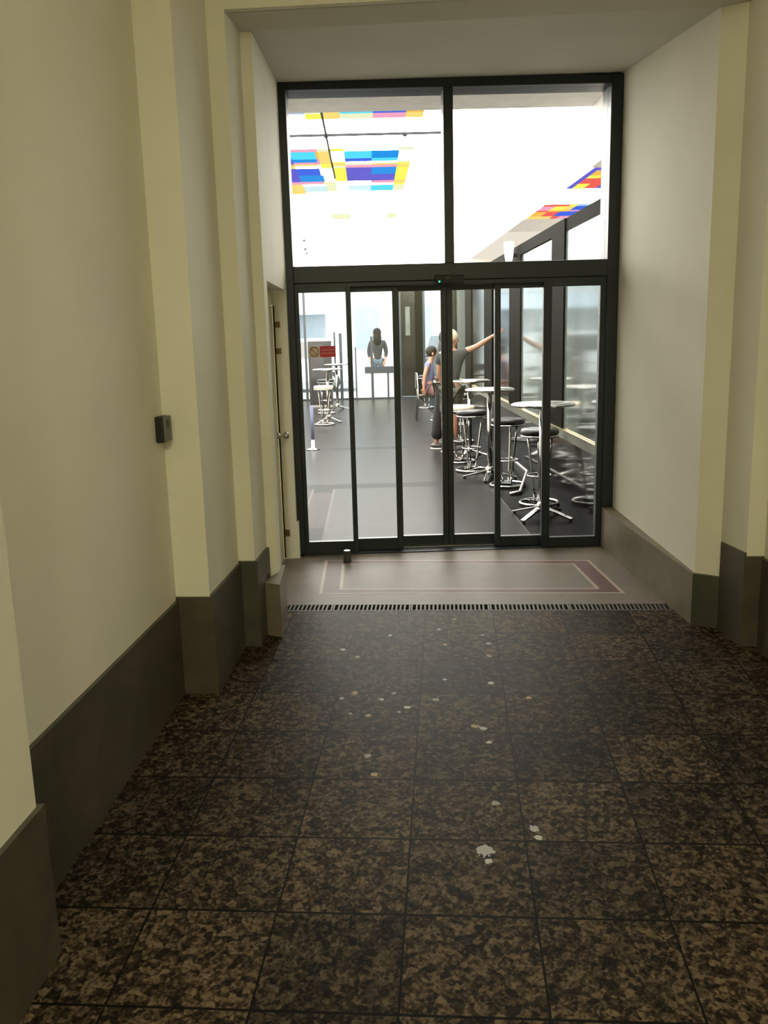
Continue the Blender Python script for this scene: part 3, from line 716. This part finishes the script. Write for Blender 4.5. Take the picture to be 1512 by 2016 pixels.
# lamps
def cone_lamp(loc, s, lab):
    o = empty('wall_lamp', loc); tag(o, lab, 'lamp', 'opal cone lamps on the partition')
    b = MB(); b.lathe([(0.010 * s, -0.17 * s), (0.030 * s, -0.12 * s), (0.055 * s, 0.0), (0.065 * s, 0.16 * s), (0.06 * s, 0.165 * s)], (0, 0, 0), 'lamp_white', 24); b.build('lamp_shade', o)
    b = MB(); b.box(0.0, 0.13 * s, -0.015, 0.015, -0.02, 0.02, 'partition'); b.build('arm', o)
    return o
cone_lamp((1.80, 11.35, 2.60), 1.0, 'lit opal cone lamp on the second bronze post')
cone_lamp((1.80, 16.7, 2.72), 1.0, 'smaller looking lit cone lamp farther along the partition')
o = empty('spot_lamp', (1.80, 15.6, 2.42)); tag(o, 'small amber glowing lamp high on the partition', 'lamp')
b = MB(); b.lathe([(0.02, -0.03), (0.055, -0.01), (0.05, 0.03)], (0, 0, 0), 'lamp_orange', 20); b.build('lamp_shade', o)
b = MB(); b.box(0.0, 0.1, -0.015, 0.015, 0, 0.02, 'partition'); b.build('arm', o)
o = empty('pendant_lamp', (-0.84, 13.0, 2.70)); tag(o, 'white glass drop pendant lamp hanging at the upper left of the hall', 'lamp')
b = MB(); b.ball((0.02, 0, 0.04), (0.055, 0.055, 0.085), 'lamp_white', 20, 12); b.build('lamp_shade', o)
b = MB(); b.tube([(0.02, 0, 0.11), (-0.02, 0, 0.30), (-0.02, 0, 0.80)], 0.003, 'hall_white', 6); b.build('cord', o)
for (x, z) in [(0.012, 0.13), (-0.008, 0.19), (-0.02, 0.31)]:
    b = MB(); b.ball((x, 0, z), (0.02, 0.012, 0.016), 'muntin', 10, 6); b.build('bead', o)

# ================================================================== STREET
b = MB(); b.box(-40, 40, 23.35, 60, -0.2, -0.01, 'asphalt'); struct(b.build('street'), 'pale paved street beyond the hall', 'street')
bo = empty('building', (0, 38, 0)); tag(bo, 'pale house front across the street with rows of windows', 'building')
b = MB(); b.box(-16, 18, 0, 6, 0, 15, 'facade'); b.build('wall', bo)
for k in range(-6, 8):
    for z in (1.0, 4.6, 8.2):
        b = MB(); b.box(k * 2.3 - 0.55, k * 2.3 + 0.55, -0.03, 0.02, z, z + 1.9, 'facade_trim'); w = b.build('window_frame', bo)
        b = MB(); b.box(k * 2.3 - 0.45, k * 2.3 + 0.45, -0.04, -0.03, z + 0.1, z + 1.8, 'pane_dark'); b.build('pane', w)
b = MB(); b.box(-16, 18, -0.25, 0.02, 3.6, 3.85, 'facade_trim'); b.build('cornice', bo)
b = MB(); b.hexa([(-9, -2.2, 2.5), (-1.2, -2.2, 2.5), (-1.2, 0, 3.2), (-9, 0, 3.2)], [(-9, -2.2, 2.56), (-1.2, -2.2, 2.56), (-1.2, 0, 3.26), (-9, 0, 3.26)], 'awning'); b.build('awning', bo)

def car(name, loc, L, H, W, paint, lab, van=False):
    o = empty(name, loc); tag(o, lab, 'car')
    y0, y1 = -W / 2, W / 2; hb = H * 0.62
    b = MB()
    low = [(-L / 2, 0.28), (-L / 2, hb * 0.9), (-L / 2 + 0.15, hb), (L / 2 - 0.15, hb), (L / 2, hb * 0.8), (L / 2, 0.28)]
    n = len(low)
    b.add([(x, y0, z) for x, z in low] + [(x, y1, z) for x, z in low], [tuple(range(n)), tuple(reversed(range(n, 2 * n)))] + [(i, n + i, n + (i + 1) % n, (i + 1) % n) for i in range(n)], paint)
    b.build('body', o, bevel=0.05)
    rf = -L / 2 + 0.1 if van else -L / 2 + 0.35
    r1 = L / 2 - (0.9 if van else 1.6)
    b = MB(); a = 0.12
    b.hexa([(rf, y0 + .04, hb), (r1 + 0.45, y0 + .04, hb), (r1 + .45, y1 - .04, hb), (rf, y1 - .04, hb)], [(rf + 0.2, y0 + a, H), (r1, y0 + a, H), (r1, y1 - a, H), (rf + 0.2, y1 - a, H)], paint); b.build('cabin', o, bevel=0.04)
    for (xa, xb) in ((0.08, 0.47), (0.52, 0.92)):
        def xx(t, top): 
            l0, l1 = (rf + 0.2, r1) if top else (rf, r1 + 0.45)
            return l0 + (l1 - l0) * t
        for sy, yb, yt in ((-1, y0 + .03, y0 + a - 0.012), (1, y1 - .03, y1 - a + 0.012)):
            b = MB(); q = [(xx(xa, 0), yb, hb + 0.03), (xx(xb, 0), yb, hb + 0.03), (xx(xb, 1), yt, H - 0.09), (xx(xa, 1), yt, H - 0.09)]
            b.add(q + [(p[0], p[1] - sy * 0.02, p[2]) for p in q], [(0, 1, 2, 3), (7, 6, 5, 4), (0, 4, 5, 1), (1, 5, 6, 2), (2, 6, 7, 3), (3, 7, 4, 0)], 'car_glass'); b.build('window', o)
    for sx in (-1, 1):
        for sy in (-1, 1):
            b = MB(); cx = sx * L * 0.31; cy = sy * (W / 2 - 0.09)
            b.tube([(cx, cy - 0.1, 0.31), (cx, cy + 0.1, 0.31)], 0.31, 'tyre', 24); w = b.build('wheel', o)
            b = MB(); b.tube([(cx, cy - 0.108, 0.31), (cx, cy + 0.108, 0.31)], 0.19, 'steel', 20); b.build('hub_cap', w)
    return o
car('parked_car', (-2.5, 27.6, 0), 4.3, 1.60, 1.75, 'car_white', 'white car parked across the street on the left', True)
car('parked_car', (3.75, 27.4, 0), 4.3, 1.58, 1.75, 'car_grey', 'silver blue car with dark windows parked on the right', True)

# ================================================================== PEOPLE
def skin(name, nodes, edges, mat, parent, loc=(0, 0, 0), sub=2):
    keys = list(nodes); idx = {k: i for i, k in enumerate(keys)}
    me = bpy.data.meshes.new(name)
    me.from_pydata([nodes[k][0] for k in keys], [(idx[a], idx[b_]) for a, b_ in edges], [])
    o = bpy.data.objects.new(name, me); COL.objects.link(o)
    md = o.modifiers.new('Skin', 'SKIN'); md.use_smooth_shade = True; md.branch_smoothing = 0.4
    for i, k in enumerate(keys):
        r = nodes[k][1]; r = r if isinstance(r, tuple) else (r, r)
        me.skin_vertices[0].data[i].radius = r
        me.skin_vertices[0].data[i].use_root = (i == 0)
    sm = o.modifiers.new('Sub', 'SUBSURF'); sm.levels = sub; sm.render_levels = sub
    me.materials.append(M[mat])
    o.parent = parent; o.location = loc
    return o
def chain(*ks): return [(ks[i], ks[i + 1]) for i in range(len(ks) - 1)]
def lerp(a, b, t): return tuple(a[i] + (b[i] - a[i]) * t for i in range(3))

def person(loc, J, mats, lab, hair, parent_rz=0.0, face=(1, 0, 0), group=None, shorts=False, long_hair=False):
    """J: joints in metres relative to loc (pelvis, chest, neck, head, sh/el/wr/ha L R, hip/kn/an/to L R)."""
    o = empty('person', loc, parent_rz); tag(o, lab, 'person', group)
    N = {'pelvis': (J['pelvis'], 0.105), 'waist': (lerp(J['pelvis'], J['chest'], 0.45), 0.095), 'chest': (J['chest'], 0.12), 'neck': (J['neck'], 0.052),
         'head0': (lerp(J['neck'], J['head'], 0.55), 0.068), 'head': (J['head'], 0.098), 'crown': (lerp(J['neck'], J['head'], 1.45), 0.070)}
    E = chain('pelvis', 'waist', 'chest', 'neck', 'head0', 'head', 'crown')
    f = Vector(face)
    N['nose'] = (tuple(Vector(lerp(J['neck'], J['head'], 0.85)) + f * 0.112), 0.016); E.append(('head', 'nose'))
    for s in 'LR':
        N['sh' + s] = (J['sh' + s], 0.055); N['el' + s] = (J['el' + s], 0.039); N['wr' + s] = (J['wr' + s], 0.026)
        N['pa' + s] = (lerp(J['wr' + s], J['ha' + s], 0.45), (0.034, 0.020))
        N['ua' + s] = (lerp(J['sh' + s], J['el' + s], 0.45), 0.047)
        N['fa' + s] = (lerp(J['el' + s], J['wr' + s], 0.35), 0.038)
        E += chain('chest', 'sh' + s, 'ua' + s, 'el' + s, 'fa' + s, 'wr' + s, 'pa' + s)
        N['hi' + s] = (J['hi' + s], 0.085); N['th' + s] = (lerp(J['hi' + s], J['kn' + s], 0.5), 0.070); N['kn' + s] = (J['kn' + s], 0.052); N['ca' + s] = (lerp(J['kn' + s], J['an' + s], 0.35), 0.052)
        N['an' + s] = (J['an' + s], 0.034); N['to' + s] = (J['to' + s], 0.030)
        E += chain('pelvis', 'hi' + s, 'th' + s, 'kn' + s, 'ca' + s, 'an' + s, 'to' + s)
        # five fingers as short chains rooted in the palm
        d = (Vector(J['ha' + s]) - Vector(J['wr' + s])).normalized()
        side = d.cross(Vector((0.25, 1, 0.1))).normalized(); nrm = side.cross(d)
        base = Vector(N['pa' + s][0])
        for k, (off, ln) in enumerate([(-0.030, 0.078), (-0.010, 0.092), (0.010, 0.086), (0.028, 0.068)]):
            a_ = base + side * off + d * 0.030; b_ = a_ + d * ln * 0.55 + nrm * 0.006; c_ = b_ + d * ln * 0.4 + nrm * 0.018
            N['f%d0' % k + s] = (tuple(a_), 0.0098); N['f%d1' % k + s] = (tuple(b_), 0.0088); N['f%d2' % k + s] = (tuple(c_), 0.0075)
            E += [('pa' + s, 'f%d0' % k + s), ('f%d0' % k + s, 'f%d1' % k + s), ('f%d1' % k + s, 'f%d2' % k + s)]
        a_ = base - side * 0.036 - d * 0.008; b_ = a_ - side * 0.022 + d * 0.034
        N['t0' + s] = (tuple(a_), 0.011); N['t1' + s] = (tuple(b_), 0.0095); E += [('pa' + s, 't0' + s), ('t0' + s, 't1' + s)]
    skin('body', N, E, mats['skin'], o)
    # shirt
    g = 0.016
    S = {'waist': (N['waist'][0], 0.095 + g + 0.01), 'low': (lerp(J['pelvis'], J['chest'], -0.1), 0.105 + g + 0.014), 'chest': (J['chest'], 0.12 + g + 0.014), 'collar': (lerp(J['chest'], J['neck'], 0.72), 0.085)}
    SE = chain('waist', 'low') + chain('waist', 'chest', 'collar')
    for s in 'LR':
        S['sh' + s] = (J['sh' + s], 0.055 + g + 0.006); t = mats.get('sleeve', 0.55)
        S['sl' + s] = (lerp(J['sh' + s], J['el' + s], min(t, 1.0)), 0.045 + g); SE += [('chest', 'sh' + s), ('sh' + s, 'sl' + s)]
        if t > 1: S['cu' + s] = (lerp(J['el' + s], J['wr' + s], t - 1), 0.032 + g * 0.7); SE.append(('sl' + s, 'cu' + s))
    skin('shirt', S, SE, mats['top'], o)
    Pn = {'pelvis': (lerp(J['pelvis'], J['chest'], 0.05), 0.108 + g)}; PE = []
    for s in 'LR':
        w = mats.get('wide', 1.0)
        Pn['hi' + s] = (J['hi' + s], 0.088 + g); Pn['th' + s] = (N['th' + s][0], 0.074 + g); PE += chain('pelvis', 'hi' + s, 'th' + s)
        if shorts: Pn['kn' + s] = (lerp(J['hi' + s], J['kn' + s], 0.9), 0.070 + g); PE.append(('th' + s, 'kn' + s))
        else:
            Pn['kn' + s] = (J['kn' + s], 0.055 * w + g); Pn['cu' + s] = (lerp(J['kn' + s], J['an' + s], 0.88), 0.050 * w + g); PE += chain('th' + s, 'kn' + s, 'cu' + s)
    skin('shorts' if shorts else 'trousers', Pn, PE, mats['bottom'], o)
    # hair: a cap over the back and top of the head
    hd = Vector(J['head']); b = MB()
    c = hd - f * 0.022 + Vector((0, 0, 0.040))
    b.ball(tuple(c), (0.112, 0.108, 0.112), hair, 18, 12)
    if long_hair: b.ball(tuple(hd - f * 0.06 - Vector((0, 0, 0.13))), (0.115, 0.095, 0.21), hair, 16, 12)
    b.build('hair', o)
    for sg in (-1, 1):
        sd = Vector((-f.y, f.x, 0)) * sg
        b = MB(); p = hd + f * 0.088 + sd * 0.034 + Vector((0, 0, 0.005)); b.ball(tuple(p), (0.011, 0.011, 0.008), 'hair_dark', 8, 6); b.build('eye', o)
        b = MB(); p = hd + sd * 0.098 - Vector((0, 0, 0.01)); b.ball(tuple(p), (0.02, 0.02, 0.032), mats['skin'], 10, 8); b.build('ear', o)
    b = MB(); b.ball(tuple(hd + f * 0.090 - Vector((0, 0, 0.055))), (0.012, 0.024, 0.006) if abs(f.x) > .5 else (0.024, 0.012, 0.006), 'sign_ring', 10, 6); b.build('mouth', o)
    for s in 'LR':
        a = Vector(J['an' + s]); t = Vector(J['to' + s]); dd = (t - a); dd.z = 0; dd.normalize(); m_ = (a + t) / 2; ang = math.atan2(dd.y, dd.x)
        b = MB(); b.ball((0.0, 0, 0.052), (0.145, 0.052, 0.050), 'shoe', 16, 10)
        sh = b.build('shoe', o, (m_.x, m_.y, J['sole'])); sh.rotation_euler = (0, 0, ang)
        b = MB(); b.lathe([(0.05, 0.0), (0.054, 0.022)], (0, 0, 0), 'sole', 24)
        for w in range(len(b.v)): b.v[w].x *= 2.75
        b.build('sole', sh)
    return o
# pointing person, three-quarter from behind, arm stretched to the right
J = dict(pelvis=(0, 0, 0.90), chest=(0.0, 0, 1.30), neck=(0.0, 0, 1.45), head=(0.0, 0, 1.575), sole=0.0,
         shL=(-0.16, 0.06, 1.385), elL=(-0.17, 0.10, 1.12), wrL=(-0.10, 0.18, 0.93), haL=(-0.06, 0.2, 0.78),
         shR=(0.13, -0.05, 1.395), elR=(0.34, -0.08, 1.475), wrR=(0.54, -0.12, 1.60), haR=(0.68, -0.14, 1.69),
         hiL=(-0.075, 0.03, 0.86), knL=(-0.10, 0.05, 0.48), anL=(-0.10, 0.06, 0.08), toL=(0.06, 0.10, 0.04),
         hiR=(0.075, -0.03, 0.86), knR=(0.04, -0.06, 0.48), anR=(0.02, -0.02, 0.08), toR=(0.18, -0.02, 0.04))
person((1.165, 12.35, 0), J, {'skin': 'skin', 'top': 'cloth_charcoal', 'bottom': 'cloth_camo', 'sleeve': 0.6}, 'person in grey t-shirt and camouflage shorts pointing right', 'hair_light', 0, (1, 0, 0), None, True)
# person in black behind the middle door post
J = dict(pelvis=(0, 0, 0.92), chest=(0.03, 0, 1.30), neck=(0.05, 0, 1.45), head=(0.07, 0, 1.575), sole=0.0,
         shL=(0.02, 0.15, 1.38), elL=(0.03, 0.18, 1.10), wrL=(0.14, 0.16, 0.90), haL=(0.2, 0.15, 0.76),
         shR=(0.02, -0.15, 1.38), elR=(0.02, -0.19, 1.10), wrR=(0.13, -0.17, 0.90), haR=(0.2, -0.16, 0.76),
         hiL=(0.03, 0.08, 0.88), knL=(0.08, 0.08, 0.48), anL=(0.10, 0.08, 0.08), toL=(0.28, 0.08, 0.04),
         hiR=(-0.03, -0.08, 0.88), knR=(-0.07, -0.08, 0.48), anR=(-0.13, -0.08, 0.08), toR=(0.0, -0.09, 0.04))
person((1.09, 12.85, 0), J, {'skin': 'skin', 'top': 'cloth_black', 'bottom': 'cloth_black', 'sleeve': 1.8, 'wide': 1.6}, 'person in black clothes with wide trousers behind the middle door post', 'hair_dark', 0, (1, 0, 0))
# seated person in lilac
J = dict(pelvis=(0, 0, 0.62), chest=(0.04, 0, 1.00), neck=(0.07, 0, 1.16), head=(0.10, 0, 1.285), sole=0.0,
         shL=(0.04, 0.16, 1.10), elL=(0.04, 0.2, 0.86), wrL=(0.2, 0.18, 0.78), haL=(0.32, 0.16, 0.78),
         shR=(0.0, -0.17, 1.10), elR=(-0.07, -0.22, 0.86), wrR=(-0.09, -0.22, 0.66), haR=(-0.09, -0.22, 0.52),
         hiL=(0.05, 0.09, 0.60), knL=(0.36, 0.12, 0.52), anL=(0.30, 0.12, 0.08), toL=(0.46, 0.12, 0.04),
         hiR=(0.05, -0.09, 0.60), knR=(0.30, -0.14, 0.46), anR=(0.10, -0.14, 0.08), toR=(0.26, -0.14, 0.04))
person((1.15, 17.2, 0), J, {'skin': 'skin', 'top': 'cloth_lilac', 'bottom': 'cloth_pink', 'sleeve': 0.4}, 'seated person in lilac top with one bare arm hanging', 'hair_dark', 0, (1, 0, 0))
o = empty('side_chair', (1.15, 17.2, 0)); tag(o, 'chrome framed chair under the person in lilac', 'chair')
b = MB(); b.box(-0.2, 0.2, -0.2, 0.2, 0.455, 0.495, 'black_vinyl'); b.build('seat', o, bevel=0.01)
b = MB(); b.box(-0.235, -0.205, -0.19, 0.19, 0.62, 0.92, 'black_vinyl'); b.build('backrest', o, bevel=0.008)
for sx in (-1, 1):
    for sy in (-1, 1):
        b = MB(); b.tube([(sx * 0.23, sy * 0.2, 0.0), (sx * 0.19, sy * 0.19, 0.46)] + ([(-0.215, sy * 0.19, 0.92)] if sx < 0 else []), 0.012, 'chrome', 8); b.build('leg', o)
# dark haired person outside the far door, facing the hall
J = dict(pelvis=(0, 0, 0.98), chest=(0, 0, 1.38), neck=(0, 0, 1.56), head=(0, 0, 1.69), sole=-0.01,
         shL=(0.18, 0, 1.47), elL=(0.24, 0.02, 1.18), wrL=(0.20, -0.12, 0.98), haL=(0.16, -0.2, 0.86),
         shR=(-0.18, 0, 1.47), elR=(-0.24, 0.02, 1.18), wrR=(-0.20, -0.12, 0.98), haR=(-0.16, -0.2, 0.86),
         hiL=(0.09, 0, 0.94), knL=(0.10, -0.02, 0.52), anL=(0.10, 0.02, 0.08), toL=(0.11, -0.14, 0.03),
         hiR=(-0.09, 0, 0.94), knR=(-0.10, -0.02, 0.52), anR=(-0.10, 0.02, 0.08), toR=(-0.11, -0.14, 0.03))
person((0.27, 24.4, 0), J, {'skin': 'skin', 'top': 'cloth_charcoal', 'bottom': 'cloth_jeans', 'sleeve': 1.7, 'wide': 1.4}, 'person with long dark hair standing outside the far door', 'hair_dark', 0, (0, 1, 0), None, False, True)

# ================================================================== LIGHT
def area(name, loc, sx, sy, power, color, rot=(0, 0, 0)):
    l = bpy.data.lights.new(name, 'AREA'); l.shape = 'RECTANGLE'; l.size = sx; l.size_y = sy; l.energy = power; l.color = color
    o = bpy.data.objects.new(name, l); COL.objects.link(o); o.location = loc; o.rotation_euler = rot
    return o
WARM = (1.0, 0.945, 0.64)
area('ceiling_lamp_light', PG(0.15, -10.3, 4.2), 0.4, 0.9, 212, WARM, (0, 0, YP))
area('ceiling_lamp_light.001', PG(0.2, -5.6, 4.25), 0.5, 1.0, 18, WARM, (0, 0, YP))

W = bpy.data.worlds.new('overcast sky'); SC.world = W; W.use_nodes = True
bg = W.node_tree.nodes['Background']; bg.inputs[0].default_value = (0.90, 0.96, 1.0, 1); bg.inputs[1].default_value = 4.5

# ================================================================== CAMERA
cam = bpy.data.cameras.new('camera'); co = bpy.data.objects.new('camera', cam); COL.objects.link(co)
Xc = Vector((0.9995013, -0.01878974, -0.02537903)); Uc = Vector((0.02861335, 0.19893339, 0.97959521)); Fc = Vector((0.0133576, 0.97983287, -0.19937182))
mw = Matrix((( Xc.x, Uc.x, -Fc.x, 0), (Xc.y, Uc.y, -Fc.y, 0), (Xc.z, Uc.z, -Fc.z, 1.68), (0, 0, 0, 1)))
co.matrix_world = mw
cam.sensor_fit = 'VERTICAL'; cam.sensor_height = 36.0; cam.lens = 1724.1125 / 2016 * 36.0; cam.clip_start = 0.05; cam.clip_end = 300
SC.camera = co

SC.view_settings.view_transform = 'Standard'; SC.view_settings.look = 'None'; SC.view_settings.exposure = 0.0; SC.view_settings.gamma = 1.0; SC.view_settings.use_curve_mapping = False
SC.cycles.max_bounces = 7; SC.cycles.diffuse_bounces = 4; SC.cycles.use_adaptive_sampling = True; SC.cycles.adaptive_threshold = 0.06; SC.cycles.adaptive_min_samples = 16; SC.cycles.transparent_max_bounces = 10; SC.cycles.glossy_bounces = 4
SC.cycles.sample_clamp_indirect = 6.0
SC.cycles.use_denoising = True
